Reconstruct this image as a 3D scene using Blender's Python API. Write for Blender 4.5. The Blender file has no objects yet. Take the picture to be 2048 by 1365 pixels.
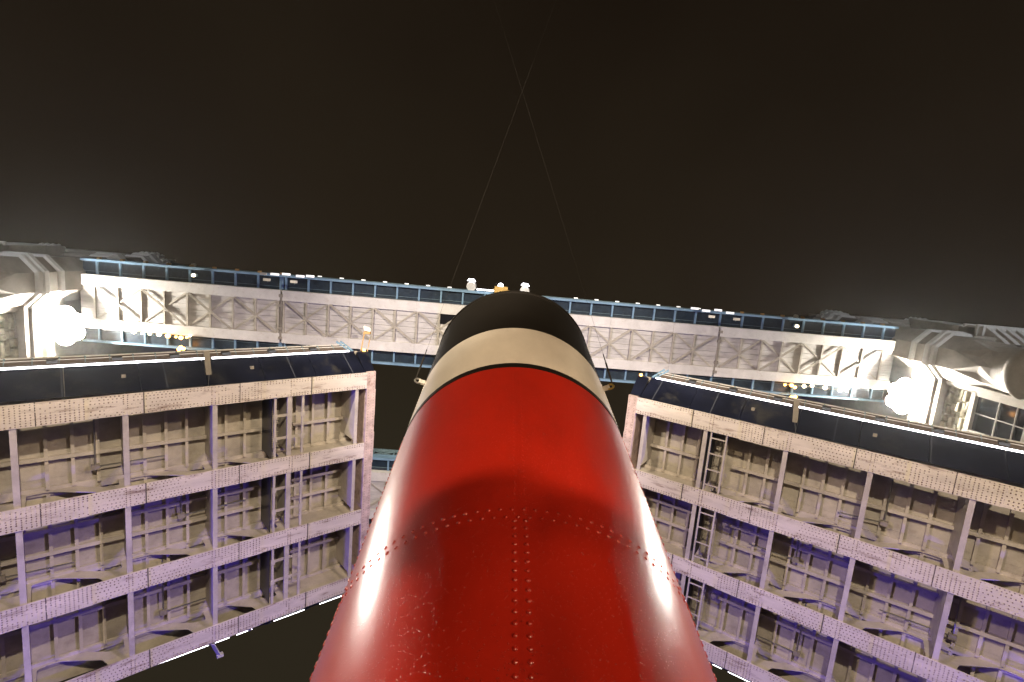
import bpy, bmesh, math, random
from mathutils import Vector, Matrix
from mathutils.geometry import tessellate_polygon
random.seed(7)
S = bpy.context.scene
PI = math.pi
CZ = 5.0                                  # eye height above the river; all measures below are relative to the eye
V = Vector
# ------------------------------------------------------------------ camera
R_ = V((0.99536687, -0.08670979, -0.04154769)); D_ = V((0.07911561, 0.98417244, -0.15857281)); F_ = V((0.05463991, 0.15455105, 0.98647273))
FPX = 1042.08
cd = bpy.data.cameras.new("camera"); cam = bpy.data.objects.new("camera", cd); S.collection.objects.link(cam)
m = Matrix.Identity(4)
for i in range(3):
    m[i][0] = R_[i]; m[i][1] = -D_[i]; m[i][2] = -F_[i]
m[2][3] = CZ
cam.matrix_world = m
cd.sensor_width = 36; cd.sensor_fit = 'HORIZONTAL'; cd.lens = FPX/2048*36; cd.clip_start = .05; cd.clip_end = 3000
S.camera = cam
S.view_settings.view_transform = 'Standard'; S.view_settings.look = 'None'; S.view_settings.gamma = 1; S.view_settings.exposure = 0

def ray(px, py): return F_ + R_*((px-1024)/FPX) + D_*((py-682.5)/FPX)

# ------------------------------------------------------------------ night sky
w = bpy.data.worlds.new("World"); S.world = w; w.use_nodes = True
nt = w.node_tree; nt.nodes.clear(); N = nt.nodes.new; Lk = nt.links.new
out = N('ShaderNodeOutputWorld'); bg = N('ShaderNodeBackground'); tc = N('ShaderNodeTexCoord')
sep = N('ShaderNodeSeparateXYZ'); Lk(tc.outputs['Generated'], sep.inputs[0])
mr = N('ShaderNodeMapRange'); mr.inputs[1].default_value = -.55; mr.inputs[2].default_value = .45; Lk(sep.outputs['Y'], mr.inputs[0])
noi = N('ShaderNodeTexNoise'); noi.inputs['Scale'].default_value = 2.2; noi.inputs['Detail'].default_value = 3; Lk(tc.outputs['Generated'], noi.inputs['Vector'])
ad = N('ShaderNodeMath'); ad.operation = 'MULTIPLY_ADD'; ad.inputs[1].default_value = .8; ad.inputs[2].default_value = -.4; Lk(noi.outputs['Fac'], ad.inputs[0])
a2 = N('ShaderNodeMath'); a2.operation = 'ADD'; Lk(ad.outputs[0], a2.inputs[0]); Lk(mr.outputs[0], a2.inputs[1])
cr = N('ShaderNodeValToRGB'); Lk(a2.outputs[0], cr.inputs[0])
e = cr.color_ramp.elements; e[0].position = 0; e[0].color = (.0088, .0054, .0030, 1); e[1].position = 1; e[1].color = (.0235, .0185, .0108, 1)
x = e.new(.6); x.color = (.0172, .0118, .0066, 1)
Lk(cr.outputs[0], bg.inputs[0]); bg.inputs[1].default_value = 1.0; Lk(bg.outputs[0], out.inputs[0])

# ------------------------------------------------------------------ lamps of the place, plus added fill lights
def lamp(name, kind, pos, power, col, size=.3, aim=None, spot=None, blend=.5):
    l = bpy.data.lights.new(name, kind); l.energy = power; l.color = col
    if kind == 'AREA': l.size = size
    else: l.shadow_soft_size = size
    o = bpy.data.objects.new(name, l); S.collection.objects.link(o); o.location = (pos[0], pos[1], pos[2]+CZ)
    if aim is not None:
        o.rotation_euler = (V(aim)-V(pos)).to_track_quat('-Z', 'Y').to_euler()
    if spot: l.spot_size = math.radians(spot); l.spot_blend = blend
    return o
XC = 1.42
WARM = (1, .77, .50); COOL = (.88, .93, 1.0); BLUE = (.12, .07, 1.0)
# warm floodlights standing on the pier ends, blue feature lights below the leaves, cool floods up the tower sides
for s in (-1, 1):
    lamp('pier_flood_light', 'SPOT', (XC+s*24, -18, -3), 37000, WARM, .75, (XC-s*1, 4, 8), 58, .8)
    lamp('deck_flood_light', 'SPOT', (XC+s*1.0, -11.5, -1), 30000, (1, .83, .62), .22, (XC+s*12.5, 12, 20), 50, .35)
    lamp('blue_feature_light', 'SPOT', (XC+s*29, 15, -2.5), 26000, BLUE, .15, (XC+s*13, 13, 19), 40, .6)
    lamp('blue_leaf_light', 'SPOT', (XC+s*22, 14.5, 10.5), 2600, BLUE, .12, (XC+s*15.5, 15.5, 18.5), 75, .8)
    lamp('walkway_fill_light', 'SPOT', (XC+s*22, -18, -3), 105000, (1, .88, .74), .3, (XC-s*2, 5.4, 37), 36, .7)  # added fill for the walkway underside, no known source
    lamp('blue_feature_light', 'SPOT', (XC+s*27, -5, -3), 40000, BLUE, .15, (XC-s*13, 17, 18), 24, .9)
    lamp('tower_side_light', 'SPOT', (XC+s*37, -16, -3.4), 36000, COOL, .3, (XC+s*33, 3, 40), 20, .5)
lamp('funnel_fill_light', 'POINT', (1.3, -3.6, -.3), 560, (1, .62, .36), .5)  # added fill that lifts the shaded lower funnel
# the glaring floodlights on the towers under the upper walkway
FL = [(-28.0, 7.0, 36.0), (30.85, 7.35, 35.8)]
for (fx, fy, fz) in FL:
    s = -1 if fx < 0 else 1
    lamp('tower_flood_light', 'POINT', (fx-s*.1, fy, fz-1.0), 6000, (1, .94, .84), .2)

# ------------------------------------------------------------------ materials
def mat(name, col, rough=.5, metal=0., spec=.5, var=.25, vscale=1.2, bump=0., bscale=20, stain_or_lit=None, stain_or_lit_amt=.3, stain_or_lit_scale=1.0, stretch=(1, 1, 1), emit=None, es=0, coat=0):
    M = bpy.data.materials.new(name); M.use_nodes = True; n = M.node_tree; b = n.nodes['Principled BSDF']
    A = n.nodes.new; L = n.links.new
    b.inputs['Roughness'].default_value = rough; b.inputs['Metallic'].default_value = metal; b.inputs['Specular IOR Level'].default_value = spec
    b.inputs['Coat Weight'].default_value = coat
    t = A('ShaderNodeTexCoord'); mp = A('ShaderNodeMapping'); L(t.outputs['Object'], mp.inputs[0]); mp.inputs['Scale'].default_value = stretch
    n1 = A('ShaderNodeTexNoise'); n1.inputs['Scale'].default_value = vscale; n1.inputs['Detail'].default_value = 6; n1.inputs['Roughness'].default_value = .65; L(mp.outputs[0], n1.inputs['Vector'])
    r = A('ShaderNodeMapRange'); r.inputs[1].default_value = .3; r.inputs[2].default_value = .7; r.inputs[3].default_value = 1-var; r.inputs[4].default_value = 1+var*.3; L(n1.outputs['Fac'], r.inputs[0])
    mx = A('ShaderNodeMix'); mx.data_type = 'RGBA'; mx.blend_type = 'MULTIPLY'; mx.inputs[0].default_value = 1
    mx.inputs[6].default_value = (*col, 1); L(r.outputs[0], mx.inputs[7]); last = mx.outputs[2]
    if stain_or_lit:
        n2 = A('ShaderNodeTexNoise'); n2.inputs['Scale'].default_value = stain_or_lit_scale; n2.inputs['Detail'].default_value = 8; n2.inputs['Roughness'].default_value = .7; L(mp.outputs[0], n2.inputs['Vector'])
        r2 = A('ShaderNodeMapRange'); r2.inputs[1].default_value = .55; r2.inputs[2].default_value = .78; r2.inputs[3].default_value = 0; r2.inputs[4].default_value = stain_or_lit_amt*2; L(n2.outputs['Fac'], r2.inputs[0])
        m2 = A('ShaderNodeMix'); m2.data_type = 'RGBA'; L(r2.outputs[0], m2.inputs[0]); L(last, m2.inputs[6]); m2.inputs[7].default_value = (*stain_or_lit, 1); last = m2.outputs[2]
    L(last, b.inputs['Base Color'])
    if bump:
        n3 = A('ShaderNodeTexNoise'); n3.inputs['Scale'].default_value = bscale; n3.inputs['Detail'].default_value = 4; L(t.outputs['Object'], n3.inputs['Vector'])
        bp = A('ShaderNodeBump'); bp.inputs['Strength'].default_value = bump; bp.inputs['Distance'].default_value = .02; L(n3.outputs['Fac'], bp.inputs['Height']); L(bp.outputs[0], b.inputs['Normal'])
    if emit: b.inputs['Emission Color'].default_value = (*emit, 1); b.inputs['Emission Strength'].default_value = es
    return M
def wet(name, col, rough, drops=1.):      # glossy ship's paint beaded with drizzle
    M = mat(name, col, rough, var=.2, vscale=2.2, spec=.7, stretch=(1, 1, .4)); n = M.node_tree; b = n.nodes['Principled BSDF']; A = n.nodes.new; L = n.links.new
    b.inputs['Coat Weight'].default_value = .6; b.inputs['Coat Roughness'].default_value = .2
    t = n.nodes['Texture Coordinate']
    vo = A('ShaderNodeTexVoronoi'); vo.inputs['Scale'].default_value = 100; vo.inputs['Randomness'].default_value = 1; L(t.outputs['Object'], vo.inputs['Vector'])
    r = A('ShaderNodeMapRange'); r.inputs[1].default_value = 0; r.inputs[2].default_value = .30; r.inputs[3].default_value = 1; r.inputs[4].default_value = 0; L(vo.outputs['Distance'], r.inputs[0])
    nz = A('ShaderNodeTexNoise'); nz.inputs['Scale'].default_value = 60; L(t.outputs['Object'], nz.inputs['Vector'])
    r2 = A('ShaderNodeMapRange'); r2.inputs[1].default_value = .5; r2.inputs[2].default_value = .62; L(nz.outputs['Fac'], r2.inputs[0])
    mu = A('ShaderNodeMath'); mu.operation = 'MULTIPLY'; L(r.outputs[0], mu.inputs[0]); L(r2.outputs[0], mu.inputs[1])
    n4 = A('ShaderNodeTexNoise'); n4.inputs['Scale'].default_value = 9; n4.inputs['Detail'].default_value = 2; L(t.outputs['Object'], n4.inputs['Vector'])
    sm = A('ShaderNodeMath'); sm.operation = 'MULTIPLY_ADD'; sm.inputs[1].default_value = .25; L(n4.outputs['Fac'], sm.inputs[0]); L(mu.outputs[0], sm.inputs[2])
    bp = A('ShaderNodeBump'); bp.inputs['Strength'].default_value = drops; bp.inputs['Distance'].default_value = .005; L(sm.outputs[0], bp.inputs['Height']); L(bp.outputs[0], b.inputs['Normal'])
    return M
RUST = (.13, .055, .025)
M = dict(
    cream=mat('cream_steel_paint', (.50, .45, .38), .45, var=.3, vscale=.9, bump=.25, bscale=14, stain_or_lit=(.20, .15, .11), stain_or_lit_amt=.32, stain_or_lit_scale=1.6),
    flange=mat('riveted_flange_paint', (.66, .59, .50), .42, var=.25, vscale=.8, bump=.2, bscale=18, stain_or_lit=RUST, stain_or_lit_amt=.6, stain_or_lit_scale=1.7, stretch=(.5, 2.4, .5)),
    plate=mat('deck_plate_paint', (.46, .415, .34), .6, var=.4, vscale=.7, bump=.3, bscale=9, stain_or_lit=(.17, .13, .10), stain_or_lit_amt=.3, stain_or_lit_scale=2),
    rivet=mat('dirty_rivets', (.24, .18, .14), .6, var=.4, vscale=4),
    rustr=mat('rusted_rivets', (.10, .045, .025), .8), parapet=mat('parapet_paint', (.11, .085, .07), .6), seamd=mat('grimy_seam', (.05, .04, .03), .9),
    rust=mat('rusted_edge', (.55, .42, .36), .7, var=.4, vscale=3, stain_or_lit=RUST, stain_or_lit_amt=.5, stain_or_lit_scale=2.2),
    navy=mat('navy_paint', (.009, .011, .024), .34, var=.6, vscale=.6, bump=.1, bscale=6, stain_or_lit=(.07, .065, .05), stain_or_lit_amt=.45, stain_or_lit_scale=.7, stretch=(1, 1, 1)),  # blotches paint lit patches into the navy, besides small stains
    white=mat('walkway_white_paint', (.62, .59, .56), .5, var=.2, vscale=.8, bump=.15, bscale=10, stain_or_lit=(.33, .26, .20), stain_or_lit_amt=.28, stain_or_lit_scale=2.5),
    board=mat('soffit_board_paint', (.56, .53, .50), .6, var=.35, vscale=1.1, bump=.2, bscale=10, stain_or_lit=(.30, .25, .2), stain_or_lit_amt=.3, stain_or_lit_scale=1.8, stretch=(.5, 2, 1)),
    ltblue=mat('pale_blue_paint', (.17, .28, .39), .45, var=.25, vscale=1.5),
    dkblue=mat('dark_blue_panel', (.015, .028, .045), .35, var=.5, vscale=2.5, stain_or_lit=(.12, .15, .16), stain_or_lit_amt=.2, stain_or_lit_scale=4),
    greyblue=mat('weathered_blue_rail', (.14, .21, .24), .55, var=.4, vscale=3),
    stone=mat('smooth_portland_stone', (.25, .22, .185), .8, var=.3, vscale=.8, bump=.3, bscale=12, stain_or_lit=(.16, .13, .11), stain_or_lit_amt=.3, stain_or_lit_scale=.9),
    trim=mat('pale_stone_trim', (.50, .48, .45), .75, var=.2, vscale=2, bump=.2, bscale=15),
    brace=mat('brace_paint', (.41, .37, .31), .55, var=.25, vscale=2, stain_or_lit=(.22, .17, .12), stain_or_lit_amt=.3, stain_or_lit_scale=3),
    fascj=mat('fascia_joint', (.05, .055, .07), .5), rough=mat('rough_granite', (.27, .245, .18), .9, var=.5, vscale=2.5, bump=1, bscale=7, stain_or_lit=(.10, .09, .07), stain_or_lit_amt=.35, stain_or_lit_scale=3),
    slate=mat('grey_slate', (.10, .11, .12), .6, var=.3, vscale=2),
    glass=mat('dark_glass', (.012, .012, .014), .08, var=.1),
    red=wet('red_funnel_paint', (.33, .012, .004), .30), cream_f=wet('white_funnel_band_paint', (.58, .545, .485), .3), black=mat('black_funnel_paint', (.008, .007, .006), .45, spec=.15, bump=.15, bscale=60),
    steel=mat('galvanised_steel', (.35, .34, .32), .4, metal=.8), wire=mat('stay_wire', (.02, .018, .016), .9, spec=.1), brass=mat('brass', (.6, .44, .14), .3, metal=.9),
    amberp=mat('ochre_bracket', (.50, .30, .12), .6), gold=mat('gilded_crest', (.62, .40, .12), .45, var=.4, vscale=4),
    led=mat('white_led', (.9, .9, .9), emit=(.95, .93, 1), es=9), lens=mat('floodlight_lens', (1, 1, 1), emit=(1, .95, .85), es=400),
    amber=mat('amber_lamp', (1, .6, .2), emit=(1, .42, .08), es=14), small=mat('lit_fitting', (.9, .9, .9), emit=(1, .97, .92), es=.9), warmwhite=mat('warm_white_lamp', (1, .9, .7), emit=(1, .85, .55), es=7),
    signw=mat('sign_panel_glow', (.8, .8, .75), emit=(1, .8, .6), es=.5),
    water=mat('river_water', (.012, .014, .013), .12, var=.3, bump=.6, bscale=1.5), deckw=mat('teak_deck', (.22, .14, .08), .6, var=.3, vscale=3, stretch=(8, .6, 1)),
    housing=mat('black_housing', (.02, .02, .02), .5))

# ------------------------------------------------------------------ mesh helpers (coordinates relative to the eye)
ident = lambda x, y, z: V((x, y, z))
class MB:
    def __init__(s): s.v = []; s.f = []; s.mi = []
    def add(s, vs, fs, mi=0):
        o = len(s.v); s.v += [tuple(p) for p in vs]; s.f += [tuple(i+o for i in f) for f in fs]; s.mi += [mi]*len(fs)
    def box(s, a0, a1, b0, b1, c0, c1, f=ident, mi=0):
        vs = [f(a, b, c) for c in (c0, c1) for b in (b0, b1) for a in (a0, a1)]
        s.add(vs, [(0, 2, 3, 1), (4, 5, 7, 6), (0, 1, 5, 4), (2, 6, 7, 3), (0, 4, 6, 2), (1, 3, 7, 5)], mi)
    def hexa(s, q0, q1, mi=0):            # two quads joined
        s.add(list(q0)+list(q1), [(3, 2, 1, 0), (4, 5, 6, 7), (0, 1, 5, 4), (1, 2, 6, 5), (2, 3, 7, 6), (3, 0, 4, 7)], mi)
    def bar(s, p, q, wd, ht, up=V((0, 0, 1)), mi=0):
        p = V(p); q = V(q); d = (q-p).normalized(); side = d.cross(up).normalized(); u2 = side.cross(d).normalized()
        o = [side*a*wd/2+u2*b*ht/2 for a, b in ((-1, -1), (1, -1), (1, 1), (-1, 1))]
        s.hexa([p+k for k in o], [q+k for k in o], mi)
    def tube(s, p, q, r, n=8, r2=None, mi=0):
        p = V(p); q = V(q); r2 = r if r2 is None else r2; d = (q-p).normalized(); a = d.orthogonal().normalized(); b = d.cross(a)
        vs = [p+(a*math.cos(2*PI*i/n)+b*math.sin(2*PI*i/n))*r for i in range(n)]+[q+(a*math.cos(2*PI*i/n)+b*math.sin(2*PI*i/n))*r2 for i in range(n)]
        s.add(vs, [(i, (i+1) % n, n+(i+1) % n, n+i) for i in range(n)]+[tuple(range(n))[::-1], tuple(range(n, 2*n))], mi)
    def lathe(s, prof, c, axis=V((0, 0, 1)), n=24, phase=0, mi=0, cap=True):
        axis = V(axis).normalized(); a = V((1, 0, 0)) if abs(axis.x) < .9 else V((0, 1, 0)); a = (a-axis*a.dot(axis)).normalized(); b = axis.cross(a); c = V(c); vs = []; fs = []
        for (r, h) in prof:
            for i in range(n):
                t = phase+2*PI*i/n; vs.append(c+axis*h+(a*math.cos(t)+b*math.sin(t))*r)
        for k in range(len(prof)-1):
            for i in range(n):
                j = (i+1) % n; fs.append((k*n+i, k*n+j, (k+1)*n+j, (k+1)*n+i))
        if cap: fs += [tuple(range(n))[::-1], tuple(range((len(prof)-1)*n, len(prof)*n))]
        s.add(vs, fs, mi)
    def dome(s, c, nrm, r, h=None, n=7, mi=0, rings=1):      # rivet head
        nrm = V(nrm).normalized(); h = h or r*.7; a = nrm.orthogonal().normalized(); b = nrm.cross(a); c = V(c); vs = []; fs = []
        levels = [(1, 0), (.75, .7)] if rings == 1 else [(1, 0), (.9, .45), (.62, .8)]
        for (k, z) in levels:
            vs += [c+nrm*h*z+(a*math.cos(2*PI*i/n)+b*math.sin(2*PI*i/n))*r*k for i in range(n)]
        vs.append(c+nrm*h); t = len(vs)-1
        for l in range(len(levels)-1):
            fs += [(l*n+i, l*n+(i+1) % n, (l+1)*n+(i+1) % n, (l+1)*n+i) for i in range(n)]
        l = len(levels)-1
        fs += [(l*n+i, l*n+(i+1) % n, t) for i in range(n)]
        s.add(vs, fs, mi)
    def build(s, name, mats, parent=None, smooth=False, recalc=True, label=None):
        me = bpy.data.meshes.new(name); org = V(parent['org']) if parent else V((0, 0, 0))
        me.from_pydata([(p[0]-org.x, p[1]-org.y, p[2]-org.z) for p in s.v], [], s.f)
        if not isinstance(mats, (list, tuple)): mats = [mats]
        for k in mats: me.materials.append(M[k])
        for p, i in zip(me.polygons, s.mi): p.material_index = i; p.use_smooth = smooth
        if recalc:
            bm = bmesh.new(); bm.from_mesh(me); bmesh.ops.recalc_face_normals(bm, faces=bm.faces); bm.to_mesh(me); bm.free()
        o = bpy.data.objects.new(name, me); S.collection.objects.link(o)
        if parent: o.parent = parent; o['org'] = parent['org']
        else: o.location = (0, 0, CZ); o['org'] = (0, 0, 0)
        if label: o['label'] = label
        return o
def thing(name, label, cat, org, group=None):
    o = bpy.data.objects.new(name, None); o.empty_display_size = .5; S.collection.objects.link(o)
    o.location = (org[0], org[1], org[2]+CZ); o['org'] = tuple(float(k) for k in org); o['label'] = label; o['category'] = cat
    if group: o['group'] = group
    return o
def struct(name, mb, m_):
    o = mb.build(name, m_); o['kind'] = 'structure'; return o

# ------------------------------------------------------------------ the setting below the eye: river and steamer deck
b = MB(); b.box(-140, 140, -140, 140, -5.4, -5.0); struct('water', b, 'water')
b = MB(); b.box(-8.7, 8.7, -9, 16, -1.85, -1.7); b.box(-3.6, 3.6, -16, 16, -4.9, -1.86); struct('deck', b, 'deckw')

# ------------------------------------------------------------------ bascule leaves
YP = XC; PX = 33.985; PZ = 3.556; KC = .00283
GV = [6.466, 10.06, 13.62, 17.204]; HW = .399
def wb(u): return -KC*(34-u)**2 if u < 34 else 0
def round_poly(pts, rad, n=5):
    o = []
    for i, p in enumerate(pts):
        p = V(p); a = V(pts[i-1]); c = V(pts[(i+1) % len(pts)]); r = rad[i]
        if r <= 0: o.append(p); continue
        d1 = (a-p).normalized(); d2 = (c-p).normalized(); p1 = p+d1*r; p2 = p+d2*r
        for k in range(n+1):
            t = k/n; o.append(p1*(1-t)**2+p*2*t*(1-t)+p2*t*t)
    return o
def web_with_holes(mb, outer, holes, f, v, th):
    loops = [[V((p[0], p[1], 0)) for p in l] for l in [outer]+holes]
    tris = tessellate_polygon(loops); flat = [p for l in loops for p in l]; n = len(flat)
    vs = [f(p.x, v-th/2, p.y) for p in flat]+[f(p.x, v+th/2, p.y) for p in flat]
    fs = [tuple(t) for t in tris]+[tuple(i+n for i in t[::-1]) for t in tris]; o = 0
    for l in loops:
        k = len(l); fs += [(o+i, o+(i+1) % k, n+o+(i+1) % k, n+o+i) for i in range(k)]; o += k
    mb.add(vs, fs)
CG = [34.15, 31.05, 28.0, 25.05, 22.05, 19.1, 16.15, 13.2, 10.25]      # cross girders, tip to pivot
def bascule(s, th):
    P0 = V((XC+s*PX, 0, PZ)); e = V((-s*math.cos(th), 0, math.sin(th))); n = V((s*math.sin(th), 0, math.cos(th)))
    L = lambda u, v, w_: P0+e*u+V((0, v, 0))+n*w_
    side = 'left' if s < 0 else 'right'
    root = thing('bascule_leaf', '%s bascule leaf, raised, cream riveted girders underneath %s' % (side, 'and wide-runged shaft frames near its tip' if s < 0 else 'and slim ladders between them'), 'bridge leaf', (P0.x, 11.8, P0.z), 'raised bascule leaves of the bridge')
    UEND = 34.62
    DW = 1.8
    # main girders: riveted bottom flange, truss-like web
    for gi, gv in enumerate(GV):
        f_ = MB(); us = [8+i*.6 for i in range(int((UEND-8)/.6)+1)]+[UEND]
        for a, c in zip(us[:-1], us[1:]):
            f_.hexa([L(a, gv-HW, wb(a)), L(c, gv-HW, wb(c)), L(c, gv+HW, wb(c)), L(a, gv+HW, wb(a))],
                    [L(a, gv-HW, wb(a)+.05), L(c, gv-HW, wb(c)+.05), L(c, gv+HW, wb(c)+.05), L(a, gv+HW, wb(a)+.05)])
        # cover plates over splices, a little proud
        for uc, ln in ((28.9, 1.9), (22.6, 2.6), (16, 3)):
            for a, c in ((uc-ln/2, uc), (uc+.03, uc+ln/2)):
                f_.hexa([L(a, gv-HW-.012, wb(a)-.022), L(c, gv-HW-.012, wb(c)-.022), L(c, gv+HW+.012, wb(c)-.022), L(a, gv+HW+.012, wb(a)-.022)],
                        [L(a, gv-HW-.012, wb(a)-.002), L(c, gv-HW-.012, wb(c)-.002), L(c, gv+HW+.012, wb(c)-.002), L(a, gv+HW+.012, wb(a)-.002)])
        g_ = f_.build('main_girder', 'flange', root)
        rv = MB(); u = UEND-.12
        while u > 14:
            wz = wb(u)-(.024 if any(abs(u-uc) < ln/2 for uc, ln in ((28.9, 1.9), (22.6, 2.6), (16, 3))) else .001)
            vs = [-.35, -.26, .26, .35] if u > 27 else [-.35, -.26, -.14, 0, .14, .26, .35]
            if any(abs(u-uc) < ln/2 for uc, ln in ((28.9, 1.9), (22.6, 2.6))): vs = [-.35, -.27, -.18, -.09, 0, .09, .18, .27, .35]
            if any(abs(u-c) < .14 for c in CG[1:]): vs = [-.35, -.28, -.2, -.12, -.04, .04, .12, .2, .28, .35]
            for k in vs:
                if random.random() < .95:
                    dirt = math.sin(u*1.7+gi*2.1)*math.sin(u*.53+k*5+gi)+random.uniform(-.7, .7)
                    rv.dome(L(u+(.06 if len(vs) == 7 and int(round(k*50)) % 2 else 0)+random.uniform(-.006, .006), gv+k, wz), -n, random.uniform(.021, .029), .018, 5, mi=1 if dirt < -.7 else (2 if dirt > .7 else 0))
            u -= .125
        rv.build('rivets', ['rivet', 'flange', 'rustr'], g_)
        wbm = MB()
        for i in range(len(CG)-1):
            u1, u0 = CG[i], CG[i+1]; lo = wb(u0)+.051; lo1 = wb(u1)+.051
            outer = [(u0, lo), (u1, lo1), (u1, DW), (u0, DW)]; holes = []
            if i >= 1:
                W = u1-u0; H = DW-lo; q = lambda p, h: (u0+p*W, lo+(lo1-lo)*p+h*H)
                k = .8 if i == 1 else 1
                holes = [round_poly([q(.05, .07), q(.80*k, .07), q(.70*k, .46), q(.27, .87), q(.05, .87)], [.1, .03, .1, .2, .12]),
                         round_poly([q(.95, .93), q(.47, .93), q(.80, .60), q(.95, .56)], [.12, .02, .2, .12])]
            web_with_holes(wbm, outer, holes, L, gv, .03)
        outer = [(CG[0], wb(CG[0])+.051), (UEND, .051), (UEND, DW), (CG[0], DW)]; web_with_holes(wbm, outer, [], L, gv, .03)
        wbm.box(8, UEND, gv-.16, gv+.16, DW-.14, DW-.05, L)
        wbm.build('web', 'cream', g_)
    # cross girders
    for i, cu in enumerate(CG):
        if s < 0 and i == 1: cu = 30.98
        for j in range(3):
            c_ = MB(); v0 = GV[j]+HW-.06; v1 = GV[j+1]-HW+.06; wl = wb(cu)+.055; hw = .09 if i else .08
            if i == 1 and s < 0: hw = .10
            if i == 1 and s > 0: cu = 31.28
            c_.box(cu-hw, cu+hw, v0, v1, wl, wl+.035, L); c_.box(cu-.02, cu+.02, v0+.2, v1-.2, wl+.035, DW-.01, L)
            c_.build('cross_girder', 'cream', root)
    # deck plating, stringers and ribs above the girders
    d_ = MB()
    us = CG[::-1]+[UEND]
    for a, c in zip(us[:-1], us[1:]):
        for v0, v1 in ((6.1, GV[0]), (GV[0], 9.62), (9.62, GV[1]), (GV[1], 13.3), (13.3, GV[2]), (GV[2], 16.3), (16.3, 17.6)):
            d_.box(a+.004, c-.004, v0+.003, v1-.003, DW+random.uniform(0, .008), DW+.05, L)
    d_.box(8, 35.0, 5.4, 18.3, DW+.055, DW+.3, L)
    d_.build('deck_plate', 'plate', root)
    for sv in (8.73, 11.56, 12.5, 15.35):
        for ua, ub in ((10, 30.2), (31.64 if s < 0 else 31.36, UEND-.3)):
            b_ = MB(); b_.box(ua, ub, sv-.012, sv+.012, DW-.30, DW-.004, L); b_.box(ua, ub, sv-.075, sv+.075, DW-.325, DW-.30, L); b_.build('stringer', 'cream', root)
    for i in range(6):
        u1, u0 = CG[i], CG[i+1]
        for k in range(1, 4):
            ru = u0+(u1-u0)*k/4
            if i == 1 and k == 3: continue
            for j in range(3):
                b_ = MB(); b_.box(ru-.012, ru+.012, GV[j]+.1, GV[j+1]-.1, DW-.24, DW-.003, L); b_.box(ru-.055, ru+.055, GV[j]+.1, GV[j+1]-.1, DW-.262, DW-.24, L); b_.build('rib', 'cream', root)
    # end plate along the tip
    b_ = MB(); vv = 6.03
    while vv < 17.6:
        v2 = min(vv+random.uniform(.5, 1.1), 17.62); b_.box(UEND+.005, UEND+.46+random.uniform(-.02, .03), vv, v2-.006, -.02+random.uniform(-.012, .012), .1, L)
        b_.box(UEND+.30, UEND+.34, vv+.02, v2-.02, .1, DW, L); vv = v2
    b_.box(UEND+.005, UEND+.04, 6.03, 17.62, .102, DW, L)
    ep = b_.build('end_plate', 'rust', root, label='rusty cream plate along the tip')
    r_ = MB(); vv = 6.1
    while vv < 17.6:
        for du in (.1, .36): r_.dome(L(UEND+du, vv, -.034), -n, .024, .015, 5)
        vv += .14
    r_.build('rivets', 'rivet', ep)
    for (cu, gj, cv) in ((24.2, 0, 9.3), (27.0, 1, 12.1), (21.4, 1, 13.0), (26.3, 2, 16.4), (23.6, 2, 14.6)):
        b_ = MB(); u2 = cu+random.uniform(1.2, 2.6); b_.tube(L(cu, cv, DW-.36), L(u2, cv+random.uniform(-.1, .1), DW-.36), .03, 6); b_.tube(L(cu, cv, DW-.36), L(cu, GV[gj]+.3, DW-.36), .03, 6); b_.build('conduit', 'steel', root)
        b_ = MB(); b_.box(cu-.13, cu+.13, cv-.1, cv+.1, DW-.46, DW-.3, L); b_.build('junction_box', 'stone', root)
    for gv in GV:
        for uc in (28.9, 22.6, 31.9, 25.6):
            b_ = MB(); b_.box(uc-.002, uc+.032, gv-HW-.014, gv+HW+.014, wb(uc)-.018, wb(uc)+.02, L); b_.build('splice_seam', 'seamd', root)
    # overhanging footway edge on both sides
    for sd in (-1, 1):
        Y = lambda v: v if sd < 0 else 17.61+(6.06-v)*1.5
        b_ = MB(); us = [8+i*2.2 for i in range(12)]+[34.55]
        for a, c in zip(us[:-1], us[1:]):
            c -= .02
            b_.hexa([L(a, Y(6.06), .055), L(c, Y(6.06), .055), L(c, Y(5.32), 1.38), L(a, Y(5.32), 1.38)], [L(a, Y(6.065), .45), L(c, Y(6.065), .45), L(c, Y(5.40), 1.5), L(a, Y(5.40), 1.5)])
            b_.hexa([L(a, Y(5.33), 1.385), L(c, Y(5.33), 1.385), L(c, Y(5.33), 1.62), L(a, Y(5.33), 1.62)], [L(a, Y(5.28), 1.385), L(c, Y(5.28), 1.385), L(c, Y(5.28), 1.62), L(a, Y(5.28), 1.62)])
        # closing nose at the tip
        b_.hexa([L(34.56, Y(6.05), .12), L(34.62, Y(5.30), 1.30), L(34.9, Y(5.3), 1.6), L(34.62, Y(6.05), 1.6)], [L(35.06, Y(6.05), .12), L(35.2, Y(5.30), 1.30), L(35.2, Y(5.3), 1.6), L(35.1, Y(6.05), 1.6)])
        fa = b_.build('footway_fascia', 'navy', root)
        for u in (12.3, 16.5, 20.4, 23.3, 26.4, 31.2, 33.9):
            b_ = MB(); b_.hexa([L(u, Y(6.06), .045), L(u+.05, Y(6.06), .045), L(u+.05, Y(5.32), 1.37), L(u, Y(5.32), 1.37)], [L(u, Y(6.07), .09), L(u+.05, Y(6.07), .09), L(u+.05, Y(5.34), 1.42), L(u, Y(5.34), 1.42)]); b_.build('joint_strip', 'fascj', fa)
        for u in (18.2, 25.1, 29.6):
            b_ = MB(); yy = 5.62; ww = .84; b_.box(u-.07, u+.07, Y(yy)-.06, Y(yy)+.06, ww-.12, ww+.02, L); b_.build('junction_box', 'stone', fa)
        b_ = MB()
        seg = [(8, 27.93), (28.2, 34.3)] if sd < 0 else [(8, 28.9), (29.2, 29.9), (30.9, 32.4), (33.2, 34.4)]
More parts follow.
